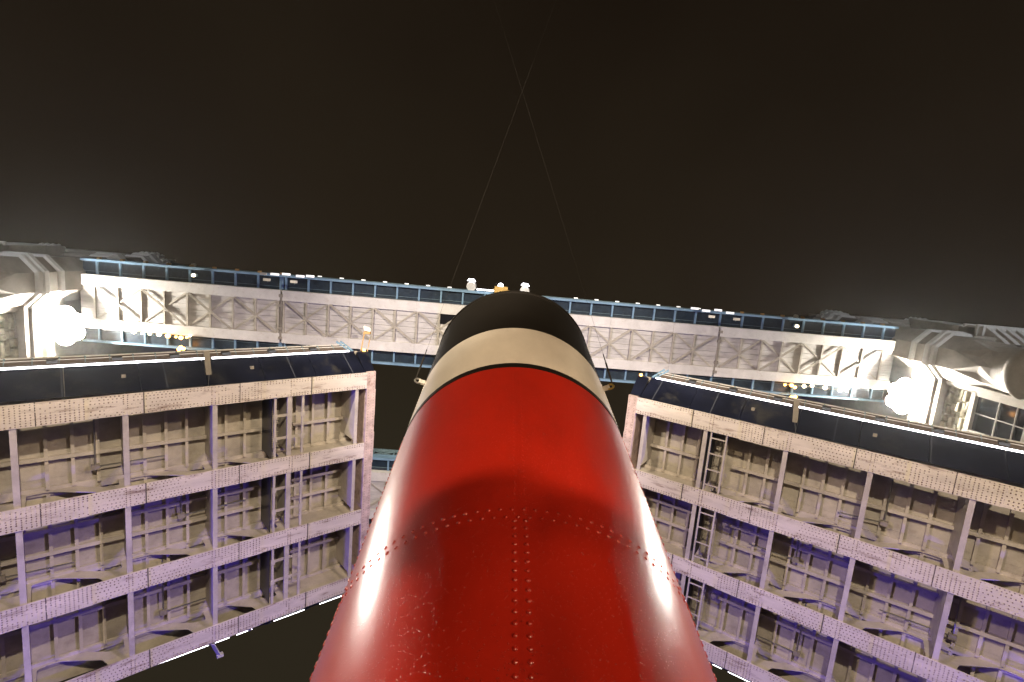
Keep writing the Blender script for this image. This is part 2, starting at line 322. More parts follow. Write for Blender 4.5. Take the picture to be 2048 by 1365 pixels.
        for a, c in seg: b_.box(a, c, Y(5.265)-.035, Y(5.265)+.035, 1.42, 1.54, L)
        b_.build('light_strip', 'led', root)
        b_ = MB()
        b_.tube(L(8, Y(5.06), 2.15), L(34.4, Y(5.06), 2.15), .035, 6); b_.tube(L(8, Y(5.12), 1.95), L(34.4, Y(5.12), 1.95), .02, 6)
        b_.build('handrail', 'trim', root)
        b_ = MB(); u = 8.5
        while u < 34.4:
            b_.bar(L(u, Y(5.3), 1.6), L(u, Y(5.06), 2.12), .05, .05); u += .74
        b_.build('handrail_posts', 'greyblue', root)
        u = 9.8
        while u < 34:
            b_ = MB(); b_.box(u-.16, u+.16, Y(5.13)-.05, Y(5.13)+.05, 1.66, 1.96, L); b_.build('parapet_casting', 'housing', root); u += 1.9
        b_ = MB(); b_.hexa([L(8, Y(5.27), 1.63), L(34.3, Y(5.27), 1.63), L(34.3, Y(5.09), 2.08), L(8, Y(5.09), 2.08)], [L(8, Y(5.25), 1.63), L(34.3, Y(5.25), 1.63), L(34.3, Y(5.07), 2.08), L(8, Y(5.07), 2.08)]); b_.build('parapet_panel', 'parapet', root)
    # board fixed to the edge, and its hanging cable
    b_ = MB(); b_.hexa([L(27.95, 5.00, 1.75), L(28.17, 5.00, 1.75), L(28.0, 5.75, .55), L(27.8, 5.75, .55)], [L(27.95, 5.03, 1.85), L(28.17, 5.03, 1.85), L(28.0, 5.78, .65), L(27.8, 5.78, .65)])
    b_.build('edge_board', 'stone', root)
    b_ = MB(); b_.tube(L(27.9, 5.72, .5), L(27.75, 6.1, -.05), .012, 5); b_.build('cable', 'steel', root)
    # tip fittings: two splayed guide bars and an amber lamp
    for k in (0, .35):
        b_ = MB(); b_.bar(L(34.35+k*.6, 5.3, 1.6), L(34.0+k*.6, 4.92, 2.35), .09, .05); b_.build('guide_bar', 'ltblue', root)
    b_ = MB(); b_.lathe([(.001, -.06), (.06, -.05), (.07, .05), (.001, .07)], L(35.12, 5.26, 1.5), n, 8); b_.build('tip_lamp', 'amber', root)
    if s < 0:
        for j, rungs in enumerate(((7.75, 8.8), (11.2, 12.25), (14.75, 15.75))):
            sh = MB(); v0 = GV[j]+HW-.05; v1 = GV[j+1]-HW+.05
            for u in (30.38, 31.58): sh.box(u-.05, u+.05, v0, v1, .06, .12, L)
            for r in rungs:
                sh.box(30.42, 31.54, r-.06, r+.06, .125, .17, L)
                for u in (30.38, 30.98, 31.58): sh.box(u-.08, u+.08, r-.12, r+.12, .035, .055, L)
            sh.build('shaft_frame', 'cream', root)
            sl = MB(); r = v0+.1
            while r < v1-.1: sl.box(30.45, 30.86, r, r+.05, 1.15, 1.17, L); sl.box(31.06, 31.5, r, r+.05, 1.15, 1.17, L); r += .1
            sl.build('louvre_panel', 'plate', root)
            sl = MB(); sl.box(30.26, 30.29, v0, v1, .2, 1.55, L); sl.build('shaft_wall', 'navy', root)
    else:
        for j in range(3):
            sh = MB(); v0 = GV[j]+HW-.05; v1 = GV[j+1]-HW+.05
            for u in (30.36, 31.02): sh.box(u-.035, u+.035, v0, v1, .03, .09, L)
            for r in (.12, .37, .63, .88): rr = v0+(v1-v0)*r; sh.box(30.395, 30.985, rr-.028, rr+.028, .04, .08, L)
            sh.build('ladder', 'cream', root)
            sl = MB(); r = v0+.1
            while r < v1-.1: sl.box(30.42, 30.95, r, r+.03, 1.15, 1.17, L); r += .06
            sl.build('louvre_panel', 'plate', root)
            sl = MB(); sl.box(31.1, 31.12, v0, v1, .1, 1.55, L); sl.build('shaft_wall', 'navy', root)
    return root, L, n
leafL, LL, nL = bascule(-1, .67407)
leafR, LR, nR = bascule(1, .64151)
# bracket hanging under the left leaf's far edge
t = thing('hanging_bracket', 'short pale steel bar hanging from the far lower edge of the left bridge leaf', 'bracket', LL(27.9, 17.9, .3))
b = MB(); b.bar(LL(27.9, 17.75, 0), LL(28.25, 18.75, .4), .16, .05); b.box(28.15, 28.4, 18.68, 18.8, .3, .5, LL); b.build('bar', 'trim', t)
b = MB(); b.bar(LL(27.8, 17.7, .12), LL(28.0, 17.8, .1), .22, .1); b.build('clamp', 'steel', t)
# small signal sign on the tip of the left leaf
t = thing('signal_sign', 'small white and orange signal sign on a post at the left leaf tip', 'sign', LL(35.0, 5.3, 1.6))
q = LL(35.0, 5.3, 1.6); dirp = (V((-.145, -.002, .99)))
b = MB(); b.tube(q, q+V((-.1, -.75, 1.0)), .03, 6); b.tube(q+V((.3, .1, 0)), q+V((.25, -.5, .8)), .02, 6); b.build('post', 'amberp', t)
b = MB(); c = q+V((-.05, -1.0, 1.2)); b.hexa([c+V((-.16, -.1, 0)), c+V((.18, 0, 0)), c+V((.18, .2, .1)), c+V((-.14, .14, .1))], [c+V((-.16, -.1, .2)), c+V((.18, 0, .2)), c+V((.18, .2, .3)), c+V((-.14, .14, .3))]); b.build('panel', 'signw', t)
b = MB(); b.box(c.x-.16, c.x+.2, c.y+.21, c.y+.32, c.z+.05, c.z+.3); b.build('amber_panel', 'amberp', t)

# ------------------------------------------------------------------ high-level walkways
def walkway(far):
    Y = (lambda y: y) if not far else (lambda y: 23.68-y)
    f = lambda x, y, z: V((x, Y(y), z))
    XL, XR = XC-29.3, XC+29.3
    root = thing('upper_walkway', ('nearer high footbridge between the towers, white cross-braced underside between pale blue ledges' if not far else 'farther high footbridge, its blue edge just seen in the gap left of the funnel'), 'walkway', (XC, Y(5.4), 37), 'upper walkways between the towers')
    PIT = 1.55; ZS = 37.0
    jl, jr = XC-15.75, XC+15.75
    # soffit boards
    b = MB(); n_ = 6; y0, y1 = 4.22, 6.58; dy = (y1-y0)/n_
    for i in range(n_):
        for xa, xb in ((XL, jl), (jl+.06, -3.2), (-3.2, 4), (4, jr-.06), (jr, XR)):
            if i in (0, 1) and xa == -3.2: continue
            b.box(xa+.003, xb-.003, y0+i*dy+.012, y0+(i+1)*dy-.012, ZS+.14+random.uniform(0, .01), ZS+.2, f)
    b.box(XL, XR, 4.0, 6.8, ZS+.21, ZS+.3, f)
    b.build('soffit_boards', 'board', root)
    b = MB(); b.box(-3.18, 3.98, y0+.02, y0+2*dy-.02, ZS+.12, ZS+.16, f); b.build('glass_floor', 'glass', root)
    for (ya, yb) in ((3.53, 4.25), (6.55, 7.25)):
        for xa, xb in ((XL, jl-.03), (jl+.12, jr-.12), (jr+.03, XR)):
            b = MB(); x0 = xa
            while x0 < xb-.01:
                x1 = min(x0+4.65, xb); b.box(x0, x1-.01, ya, yb, ZS+random.uniform(0, .012), ZS+.45, f); x0 = x1
            b.build('edge_chord', 'white', root)
    for xa in (jl, jr):
        b = MB(); b.box(xa-.02, xa+.11, 4.0, 6.8, ZS+.02, ZS+.12, f)
        for yy in (3.9, 4.6, 6.2, 6.9): b.box(xa-.10, xa+.17, yy-.10, yy+.10, ZS-.05, ZS+.13, f)
        b.build('expansion_joint', 'stone', root)
    # cross posts and X bracing
    posts = []; k = 0
    xs = [jl+.22+PIT*i for i in range(20)]; xs += [jr+.15+PIT*i for i in range(1, 9)]; xs += [jl-.15-PIT*i for i in range(0, 9)]
    for x0 in xs:
        if XL < x0 < XR:
            b = MB(); b.box(x0-.06, x0+.06, 4.255, 6.545, ZS+.0, ZS+.13, f); 
            b.build('cross_post', 'brace', root)
    def xcell(xa, xb, dbl):
        b = MB(); ya, yb = 4.26, 6.54
        for d in (0, 1):
            p = (xa+.1, ya if d else yb); q = (xb-.1, yb if d else ya)
            z = ZS+.015 if d == dbl else ZS+.07
            if d == dbl:
                dx, dy2 = q[0]-p[0], q[1]-p[1]; l = math.hypot(dx, dy2); nx, ny = -dy2/l*.05, dx/l*.05
                for sg in (-1, 1): b.bar(f(p[0]+nx*sg, p[1]+ny*sg, z), f(q[0]+nx*sg, q[1]+ny*sg, z), .05, .05)
            b.bar(f(*p, z+.02), f(*q, z+.02), .11, .035)
        b.build('cross_brace', 'brace', root)
    i = 0
    x0 = jl+.22
    while x0+2*PIT < jr+.3: xcell(x0, x0+2*PIT, 1 if x0+PIT < XC else 0); x0 += 2*PIT
    for k in range(4):
        xcell(jl-.15-2*PIT*(k+1), jl-.15-2*PIT*k, 1); xcell(jr+.15+2*PIT*k, jr+.15+2*PIT*(k+1), 0)
    # blue ledges either side
    for yi, yo, zz in ((3.53, 2.62, 37.35), (7.25, 8.12, 37.35)):
        sg = -1 if yo < yi else 1
        b = MB(); b.box(XL, XR, min(yi, yo), max(yi, yo), zz+.12, zz+.2, f)
        yy = yi+sg*.22; b.box(XL, XR, yy-.012, yy+.012, zz+.04, zz+.118, f, 1)
        b.build('ledge_panel', ['dkblue', 'greyblue'], root)
        for x0 in xs+[jl-.02, jr+.02]:
            if XL < x0 < XR:
                b = MB(); ya, yb = sorted((yi+sg*.03, yo-sg*.02)); b.box(x0-.06, x0+.06, ya, yb, zz-.02, zz+.115, f); b.build('ledge_rib', 'ltblue', root)
        b = MB(); ya, yb = sorted((yo, yo+sg*.16)); b.box(XL, XR, ya, yb, zz-.12, zz+.3, f)
        ya, yb = sorted((yo+sg*.02, yo+sg*.07)); b.box(XL, XR, ya, yb, zz+.32, zz+.6, f); b.box(XL, XR, yo+sg*.06-.05, yo+sg*.06+.05, zz+.62, zz+.75, f)
        b.build('rim_beam', 'ltblue', root)
        # lattice side wall above
        b = MB(); yw = yo+sg*.02; x0 = XL
        while x0 < XR-1:
            b.bar(f(x0, yw, zz+.8), f(x0+PIT, yw, zz+1.6), .07, .08, V((0, 1, 0))); b.bar(f(x0, yw, zz+1.6), f(x0+PIT, yw, zz+.8), .07, .08, V((0, 1, 0))); b.box(x0-.05, x0+.05, yw-.05, yw+.05, zz+.77, zz+1.66, f); x0 += PIT
        b.box(XL, XR, yw-.09, yw+.09, zz+1.68, zz+1.85, f); b.build('lattice_side', 'greyblue', root)
        b = MB(); b.box(XL, XR, yw-sg*.3-.02, yw-sg*.3+.02, zz+.8, zz+1.62, f); b.build('glazing', 'glass', root)
    b = MB(); b.box(XL, XR, 2.6, 8.1, 39.3, 39.38, f)
    b.add([f(XL, 2.7, 39.39), f(XL, 8.1, 39.39), f(XL, 5.4, 40.2), f(XR, 2.7, 39.39), f(XR, 8.1, 39.39), f(XR, 5.4, 40.2)], [(0, 1, 2), (3, 5, 4), (0, 2, 5, 3), (2, 1, 4, 5), (1, 0, 3, 4)])
    b.build('roof', 'slate', root)
    # ochre brackets on the rim, small white fittings
    if not far:
        for x0 in xs:
            if XL < x0 < XR and abs(x0-XC) > 3.2:
                if abs(x0-XC) > 14.5:
                    b = MB(); b.box(x0-.09, x0+.09, 2.34, 2.46, 37.5, 37.75, f); b.build('rim_bracket', 'amberp', root)
                else:
                    b = MB(); b.box(x0-.14+.5, x0+.14+.5, 2.38, 2.45, 38.2, 38.26, f); b.build('rim_light', 'small', root)
        for px, py, wd in ((526, 548, .2), (549, 549, .26), (572, 549, .26), (600, 553, .26), (620, 553, .26), (533, 560, .18), (587, 564, .18), (1390, 617.5, .26), (1413, 622, .26), (1437, 621, .26), (1461, 626.5, .26), (1424, 634, .18), (1474, 639, .18)):
            v = ray(px, py); v = v*(37.3/v.z); yy = min(v.y, 2.44)
            k = 2.35/v.y if v.y > 2.3 else 1
            v = v*k if k < 1 else v
            b = MB(); b.box(v.x-wd, v.x+wd, v.y-.07, v.y+.07, v.z-.02, v.z+.12, f); b.build('light_fitting', 'small' if wd > .2 else 'trim', root)
            b = MB(); b.box(v.x-.03, v.x+.03, v.y+.02, 2.5, v.z+.121, v.z+.17, f); b.build('fitting_arm', 'greyblue', root)
        # crest with two side ornaments at mid span
        cx = .93; b = MB(); b.lathe([(.001, 0), (.62, 0), (.66, .06), (.60, .14), (.45, .2), (.3, .22), (.28, .3), (.001, .34)], (cx+.05, 2.40, 38.3), V((0, -1, 0)), 20); b.box(cx-.42, cx+.5, 2.0, 2.45, 37.1, 37.8); b.build('crest', 'gold', root)
        b = MB(); b.lathe([(.001, 0), (.17, 0), (.2, .1), (.2, .5), (.12, .62), (.001, .66)], (cx, 2.12, 37.45), V((0, -.35, 1)), 12); b.build('crest_lamp', 'led', root)
        for ox in (-1.08, 2.78):
            c = V((ox-.1, 2.2, 37.6)); b = MB()
            b.lathe([(.001, 0), (.32, 0), (.36, .1), (.26, .2), (.22, .4), (.3, .45), (.22, .6), (.1, .72), (.001, .75)], c, V((0, -.2, 1)), 14); b.build('ornament', 'trim', root)
            b = MB(); b.hexa([c+V((-.30, -.42, -.12)), c+V((.30, -.38, -.12)), c+V((.18, -.56, -.1)), c+V((-.18, -.58, -.1))], [c+V((-.3, -.42, 0)), c+V((.3, -.38, 0)), c+V((.18, -.56, .02)), c+V((-.18, -.58, .02))]); b.build('ornament_lamp', 'led', root)
        for xa, xb in ((-.75, .45), (1.75, 2.75)):
            b = MB(); b.box(xa, xb, 2.28, 2.36, 37.12, 37.2); b.build('light_bar', 'led', root)
    return root
wk1 = walkway(False); wk2 = walkway(True)
for (px, py), lab in (((387, 531), 'left'), ((1592, 633), 'right')):
    v = ray(px, py); v = v*(38.3/v.z)
    t = thing('finial_pod', 'small grey pod standing in for the spire finial, near the %s tower' % lab, 'camera', v, None)  # pod stands in for the turret spire's finial
    b = MB(); b.lathe([(.001, -.2), (.12, -.16), (.14, .12), (.05, .2), (.001, .21)], v, V((0, 0, 1)), 10); b.build('pod', 'trim', t, smooth=True)
    b = MB(); b.bar(v+V((0, .05, .1)), V((v.x, 2.5, 38.3)), .05, .05); b.build('arm', 'steel', t)
    px2 = px+(0 if lab == 'left' else 2); v2 = ray(px2, py+20); v2 = v2*(37.0/v2.z)
    t = thing('ledge_lamp', 'small bright lamp fixed under the blue ledge, near the %s tower' % lab, 'lamp', v2)
    b = MB(); b.lathe([(.001, -.12), (.1, -.1), (.12, .04), (.001, .06)], v2, V((0, 0, 1)), 10); b.build('bulb', 'warmwhite', t)
    b = MB(); b.box(v2.x-.14, v2.x+.14, v2.y-.1, v2.y+.1, v2.z+.061, v2.z+.3); b.build('bracket', 'ltblue', t)
# amber and warm-white glowing blobs along the river-side ledge
for side, spots, zz in (('left', [(268, 664), (284, 667), (300, 668), (318, 669), (336, 672), (352, 674), (362, 676), (374, 675), (380, 672)], 36.9), ('right', [(1570, 770), (1583, 771), (1590, 775), (1608, 773), (1624, 772), (1650, 776), (1680, 781), (1694, 783)], 36.9)):
    c = ray(*spots[4]); c = c*(zz/c.z)
    t = thing('glow_row', 'row of glowing blobs under the %s half of the near walkway, beside its blue ledge' % side, 'lights', c, 'amber blob rows')
    for k, sp in enumerate(spots):
        v = ray(*sp); v = v*(zz/v.z); r = random.uniform(.08, .17)
        b = MB(); b.lathe([(.001, -r), (r*.8, -r*.6), (r, 0), (r*.7, r*.7), (.001, r)], v, V((0, 0, 1)), 8); b.build('glow_blob', 'amber' if k in (4, 5, 6, 7) and side == 'left' or k < 3 and side == 'right' else 'warmwhite', t)
    a = ray(*spots[0]); a = a*(zz/a.z); c2 = ray(*spots[-1]); c2 = c2*(zz/c2.z)
    b = MB(); b.tube(a+V((0, 0, .2)), c2+V((0, 0, .2)), .025, 6); b.build('cable', 'steel', t)
for side, (px, py) in (('left', (360, 697)), ('right', (1586, 797))):
    v = ray(px, py); v = v*(36.6/v.z)
    t = thing('beacon_lamp', 'bright orange beacon hanging below the blue ledge at the %s half of the walkway' % side, 'lamp', v)
    for k in range(4):
        q = v+V((random.uniform(-.22, .22), random.uniform(-.14, .14), random.uniform(-.05, .05))); r = .12
        b = MB(); b.lathe([(.001, -r), (r, -.04), (r, .04), (.001, r)], q, V((0, 0, 1)), 8); b.build('bulb', 'amber', t)
    b = MB(); b.bar(v+V((0, 0, .1)), V((v.x, 8.1, 37.2)), .06, .06); b.build('arm', 'steel', t)

# ------------------------------------------------------------------ towers
def tower(s):
    side = 'left' if s < 0 else 'right'
    X = lambda a: XC+s*a
    f = lambda a, y, z: V((X(a), y, z))
    root = thing('bridge_tower', 'tall %s stone tower with octagonal corner turrets, partly cut off by the %s edge' % (side, side), 'tower', f(36, 11.84, -5), 'stone towers of the bridge')
    YC = 11.84
    ta, ty = 30.62, 3.97
    AP = 1.0/math.cos(PI/8)
    for (ca, cy) in ((ta, ty), (ta+8.2, ty), (ta, 2*YC-ty), (ta+8.2, 2*YC-ty)):
        c = f(ca, cy, 0)
        # shaft: round below, broached to an octagon
        n = 32
        def ring(z, kind, r):
            o = []
            for i in range(n):
                t = 2*PI*i/n+PI/8
                if kind: k = r*math.cos(PI/8)/math.cos(((t-PI/8) % (PI/4))-PI/8)*AP
                else: k = r
                o.append(c+V((math.cos(t)*k, math.sin(t)*k, z)))
            return o
        sh = MB(); prof = [(18, 0, 1.5), (28.2, 0, 1.5), (28.21, 0, 1.62), (28.45, 0, 1.66), (28.7, 0, 1.55), (28.9, 0, 1.42), (29.6, 0, 1.42)]
        vs = []; fs = []
        for (z, k, r) in prof: vs += ring(z, k, r)
        for l in range(len(prof)-1):
            for i in range(n): j = (i+1) % n; fs.append((l*n+i, l*n+j, (l+1)*n+j, (l+1)*n+i))
        sh.add(vs, fs); sh.build('round_shaft', 'stone', root, smooth=True)
        oc = MB()
        # broach: 16-point star of triangles between circle and octagon
        circ = [c+V((math.cos(2*PI*i/16+PI/8)*1.42, math.sin(2*PI*i/16+PI/8)*1.42, 29.6+(0 if i % 2 else 0))) for i in range(16)]
        mid = [c+V((math.cos(2*PI*i/16+PI/8)*(1.50*AP if i % 2 == 0 else 1.50), math.sin(2*PI*i/16+PI/8)*(1.50*AP if i % 2 == 0 else 1.50), 32.1 if i % 2 == 0 else 31.2)) for i in range(16)]
        star = [c+V((math.cos(2*PI*i/16+PI/8)*(1.30 if i % 2 == 0 else 1.47), math.sin(2*PI*i/16+PI/8)*(1.30 if i % 2 == 0 else 1.47), 30.6 if i % 2 == 0 else 30.2)) for i in range(16)]
        top = [c+V((math.cos(2*PI*i/8+PI/8)*1.5*AP, math.sin(2*PI*i/8+PI/8)*1.5*AP, 33.4)) for i in range(8)]
        vs = circ+star+mid+top; fs = []
        for i in range(16):
            j = (i+1) % 16; fs += [(i, j, 16+j), (i, 16+j, 16+i)]
            fs += [(16+i, 16+j, 32+j), (16+i, 32+j, 32+i)] if i % 2 else [(16+i, 16+j, 32+i), (16+j, 32+j, 32+i)]
        for k in range(8):
            a, m_, b2 = 2*k, 2*k+1, (2*k+2) % 16; fs += [(32+a, 32+m_, 48+k), (32+m_, 48+(k+1) % 8, 48+k), (32+m_, 32+b2, 48+(k+1) % 8)]
        oc.add(vs, fs)
        P8 = lambda pr: oc.lathe([(r*AP, z) for z, r in pr], c, n=8, phase=PI/8)
        P8([(33.41, 1.5), (33.42, 1.5), (35.5, 1.5), (41.0, 1.46), (45.5, 1.46)])
        oc.build('turret', 'stone', root)
        for pr, nm in (([(33.35, 1.5), (33.45, 1.66), (33.6, 1.68), (33.62, 1.6), (33.8, 1.6), (33.82, 1.74), (34.1, 1.76), (34.12, 1.66), (34.25, 1.66), (34.3, 1.5)], 0), ([(35.1, 1.5), (35.2, 1.62), (35.45, 1.66), (35.6, 1.5)], 0),
                       ([(40.7, 1.46), (40.9, 1.58), (41.4, 1.66), (41.6, 1.74), (42.1, 1.78), (42.15, 1.46)], 0), ([(44.6, 1.46), (44.8, 1.6), (45.0, 1.6), (45.05, 1.55), (45.5, 1.62), (45.7, 1.74), (46.2, 1.78), (46.3, 1.5)], 0)):
            b = MB(); b.lathe([(r*AP, z) for z, r in pr], c, n=8, phase=PI/8); b.build('cornice', 'trim', root)
        b = MB()                                     # beaded parapet
        for k in range(8):
            t0 = PI/8+k*PI/4; p = c+V((math.cos(t0), math.sin(t0), 0))*1.66*AP; q = c+V((math.cos(t0+PI/4), math.sin(t0+PI/4), 0))*1.66*AP
            for m_ in range(3):
                r = p.lerp(q, (m_+.5)/3); r = V((r.x, r.y, 46.31)); b.lathe([(.2, 0), (.24, .2), (.18, .5), (.24, .75), (.001, .95)], r, n=8)
        b.build('parapet', 'trim', root)
        b = MB(); b.lathe([(1.45*AP, 46.32), (1.1*AP, 49), (.12, 55.5)], c, n=8, phase=PI/8); b.build('spire', 'slate', root)
        b = MB(); b.lathe([(.05, 55.5), (.22, 55.8), (.1, 56.1), (.16, 56.4), (.001, 57)], c, n=8); b.build('finial', 'trim', root)
    # core walls
    b = MB(); b.box(30.35, 44, 2.75, 2*YC-2.75, 33.3, 50, f); b.build('upper_wall', 'stone', root)
    b = MB(); b.box(30.3, 44, 2.8, 2*YC-2.8, -4, 5, f); b.box(30.5, 44, 2.9, 5.0, 5.01, 33.28, f); b.box(30.5, 44, 2*YC-5, 2*YC-2.9, 5.01, 33.28, f); b.box(30.5, 44, 5.0, 2*YC-5, 16, 33.28, f); b.build('core_wall', 'rough', root)
    b = MB()                                          # string courses across the river face
    for z0, z1, pr in ((33.35, 33.6, .5), (33.62, 33.8, .38), (33.82, 34.12, .6), (34.14, 34.25, .3), (35.1, 35.3, .3), (35.32, 35.55, .45)):
        b.box(30.35-pr, 30.36, 5.45, 2*YC-5.45, z0, z1, f)
    for z0, z1, pr in ((33.4, 34.1, .35), (35.1, 35.5, .25), (40.8, 41.8, .35), (45, 46.2, .4)):
        for sg in (0, 1):
            y0, y1 = (2.75-pr, 2.76) if sg == 0 else (2*YC-2.76, 2*YC-2.75+pr)
            b.box(31.5, 43, y0, y1, z0, z1, f)
    b.build('string_course', 'stone', root)
    b = MB()                                          # smooth band between the courses with raised diamonds
    for k in range(9):
        y = 6.2+k*1.42
        b.add([f(30.34, y-.5, 34.28), f(30.34, y+.5, 34.28), f(30.34, y, 35.05), f(30.05, y, 34.5)], [(0, 1, 3), (1, 2, 3), (2, 0, 3), (0, 2, 1)])
    b.build('carved_band', 'stone', root)
    b = MB()                                          # quoins beside the turret
    b.box(30.1, 30.36, 5.44, 5.72, 20, 33.3, f); b.box(30.2, 30.36, 5.74, 5.85, 20, 33.3, f); b.build('quoin', 'stone', root)
    # rough faced blocks on the river face
    b = MB(); z = 20.0; wins = [(6.05, 8.25), (10.7, 12.98), (15.43, 17.63)]
    while z < 33.2:
        hh = random.uniform(.30, .46)
        if z+hh > 33.28: hh = 33.28-z
        y = 5.88
        while y < 2*YC-5.88:
            l = random.uniform(.35, 1.1); y2 = min(y+l, 2*YC-5.88); cut = False
            if z+hh > 27.7 and z < 31.25:
                for wa, wb_ in wins:
                    if y < wb_+.3 and y2 > wa-.3:
                        if y < wa-.35: y2 = wa-.3
                        else: cut = True; y2 = wb_+.3
                        break
            if not cut and y2-y > .06:
                p = random.uniform(.10, .30); a0 = 30.49; g = .03
                q0 = [f(a0, y+g, z+g), f(a0, y2-g, z+g), f(a0, y2-g, z+hh-g), f(a0, y+g, z+hh-g)]
                i_ = min(.07, (y2-y)*.25)
                q1 = [f(a0-p*random.uniform(.6, 1), y+i_, z+.08), f(a0-p*random.uniform(.6, 1), y2-i_, z+.08), f(a0-p, y2-i_, z+hh-.08), f(a0-p*random.uniform(.6, 1), y+i_, z+hh-.08)]
                b.hexa(q0, q1)
            y = y2
        z += hh
    b.build('rough_masonry', 'rough', root)
    for wa, wb_ in wins:
        b = MB()
        b.box(30.22, 30.52, wa-.28, wa-.02, 27.8, 31.1, f); b.box(30.22, 30.52, wb_+.02, wb_+.28, 27.8, 31.1, f); b.box(30.18, 30.52, wa-.3, wb_+.3, 27.5, 27.79, f); b.box(30.2, 30.52, wa-.3, wb_+.3, 31.11, 31.4, f)
        wn = b.build('window', 'stone', root)
        b = MB(); m_ = (wa+wb_)/2; b.box(30.34, 30.42, m_-.03, m_+.03, 27.81, 31.09, f); b.box(30.335, 30.415, wa, wb_, 29.6, 29.66, f); b.box(30.335, 30.415, wa, wb_, 28.5, 28.55, f); b.build('mullion', 'stone', wn)
        b = MB(); b.box(30.44, 30.49, wa, wb_, 27.8, 31.1, f); b.build('pane', 'glass', wn)
    # bracketed balcony on the side wall
    b = MB(); b.box(32.9, 36.4, 1.75, 2.74, 34.3, 34.6, f); b.box(32.8, 36.5, 1.65, 2.74, 34.62, 34.8, f); b.box(33.0, 36.3, 1.78, 1.9, 34.82, 35.7, f); b.box(32.9, 36.4, 1.72, 1.96, 35.71, 35.9, f)
    b.box(33.2, 36.1, 1.95, 2.74, 36.5, 41, f); b.build('balcony', 'trim', root)
    for k in range(5):
        a = 33.1+k*.72; b = MB(); b.hexa([f(a, 2.7, 32.7), f(a+.34, 2.7, 32.7), f(a+.34, 2.74, 34.29), f(a, 2.74, 34.29)], [f(a, 2.45, 33.1), f(a+.34, 2.45, 33.1), f(a+.34, 1.8, 34.29), f(a, 1.8, 34.29)]); b.build('balcony_bracket', 'trim', root)
    b = MB(); b.box(31, 44, 3, 2*YC-3, 50.01, 51, f); b.lathe([(11, 51.01), (7, 58), (.2, 63)], f(38, YC, 0), n=4, phase=PI/4); b.build('roof', 'slate', root)
    # walkway socket, shadowed stone jambs round the walkway end
    b = MB(); b.box(29.75, 30.34, 2.9, 3.4, 35.7, 42, f); b.box(29.75, 30.34, 7.45, 7.95, 36.4, 42, f); b.box(29.7, 30.34, 2.9, 8.0, 35.62, 36.3, f); b.build('walkway_jamb', 'stone', root)
    return root
tower(-1); tower(1)
for s in (-1, 1):
    t = thing('bridge_pier', 'granite pier below the %s tower' % ('left' if s < 0 else 'right'), 'pier', (XC+s*36, 11.84, -5), 'granite piers')
    b = MB(); pl = [(29, -6), (32, -12), (36, -16), (40, -12), (43, -6), (43, 30), (40, 36), (36, 40), (32, 36), (29, 30)]
    k = len(pl); vs = [V((XC+s*a, y, z)) for z in (-5.0, -3.9) for a, y in pl]; b.add(vs, [tuple(range(k))[::-1], tuple(range(k, 2*k))]+[(i, (i+1) % k, k+(i+1) % k, k+i) for i in range(k)]); b.build('base', 'rough', t)
    b = MB(); b.box(XC+s*36-6, XC+s*36+6, -5, 29, -3.89, -3.5); b.build('capping', 'stone', t)

# floodlights on the towers
for (fx, fy, fz) in FL:
    s = -1 if fx < 0 else 1
    t = thing('floodlight', 'glaring white floodlight on the %s tower just under the walkway end' % ('left' if s < 0 else 'right'), 'floodlight', (fx, fy, fz), 'tower floodlights')
    d = V((-s*.55, -.15, -.8)).normalized()
    for k, (dy, dz) in enumerate(((-.84, .05), (0, 0), (.84, 0), (-.42, -.68), (.42, -.68), (-.42, .6), (.42, .6))):  # lens bank widened so its discs imitate the lamp's bloom
        c = V((fx-s*(.0 if k < 3 else .12)-s*dz*.9, fy+dy, fz-.1))
        b = MB(); b.lathe([(.14, -.34), (.3, -.2), (.52, .06), (.49, .06)], c, d, 16); h_ = b.build('housing', 'housing', t)
        b = MB(); b.lathe([(.485, .065), (.485, .075)], c, d, 16); b.build('lens', 'lens', h_)
    b = MB(); b.bar((fx+s*.1, fy-1.1, fz+.3), (fx+s*.1, fy+1.1, fz+.3), .08, .08); b.bar((fx+s*.1, fy, fz+.3), (fx+s*.1, fy, fz-.5), .08, .08, V((0, 1, 0))); b.bar((fx+s*.1, fy, fz+.3), (XC+s*30.3, fy, fz+.3), .1, .1, V((0, 1, 0))); b.build('bracket', 'steel', t)

# ------------------------------------------------------------------ the funnel
ax = ray(1026, 314).normalized(); v2 = ray(1026, 1000); mm = (v2-ax*v2.dot(ax)).normalized(); tt = ax.cross(mm)
if tt.dot(R_) < 0: tt = -tt
FD, FR = 2.5, .95; Q0 = mm*FD
def FP(al, h, r=FR): return Q0+ax*h+(-mm*math.cos(al)+tt*math.sin(al))*r
def FNn(al): return (-mm*math.cos(al)+tt*math.sin(al))
base = Q0+ax*(-1.75)
fun = thing('ship_funnel', 'tall raked steamer funnel, glossy wet red with a white band and a black top', 'funnel', base)
def fband(name, prof, m_, n=160, smooth=True):
    b = MB(); vs = []; fs = []
    for (h, r) in prof: vs += [FP(2*PI*i/n, h, r) for i in range(n)]
    for l in range(len(prof)-1):
        for i in range(n): j = (i+1) % n; fs.append((l*n+i, l*n+j, (l+1)*n+j, (l+1)*n+i))
    b.add(vs, fs); return b.build(name, m_, fun, smooth=smooth)
fband('dark_line', [(3.77, FR), (3.771, FR+.004), (3.849, FR+.004), (3.85, FR)], 'black', smooth=False)
fband('white_band', [(3.85, FR), (4.76, FR)], 'cream_f')
fband('black_top', [(4.76, FR), (6.14, FR)], 'black')
fband('rim', [(6.14, FR), (6.145, FR+.012), (6.2, FR+.012), (6.2, FR-.03), (5.2, FR-.03)], 'black', smooth=False)
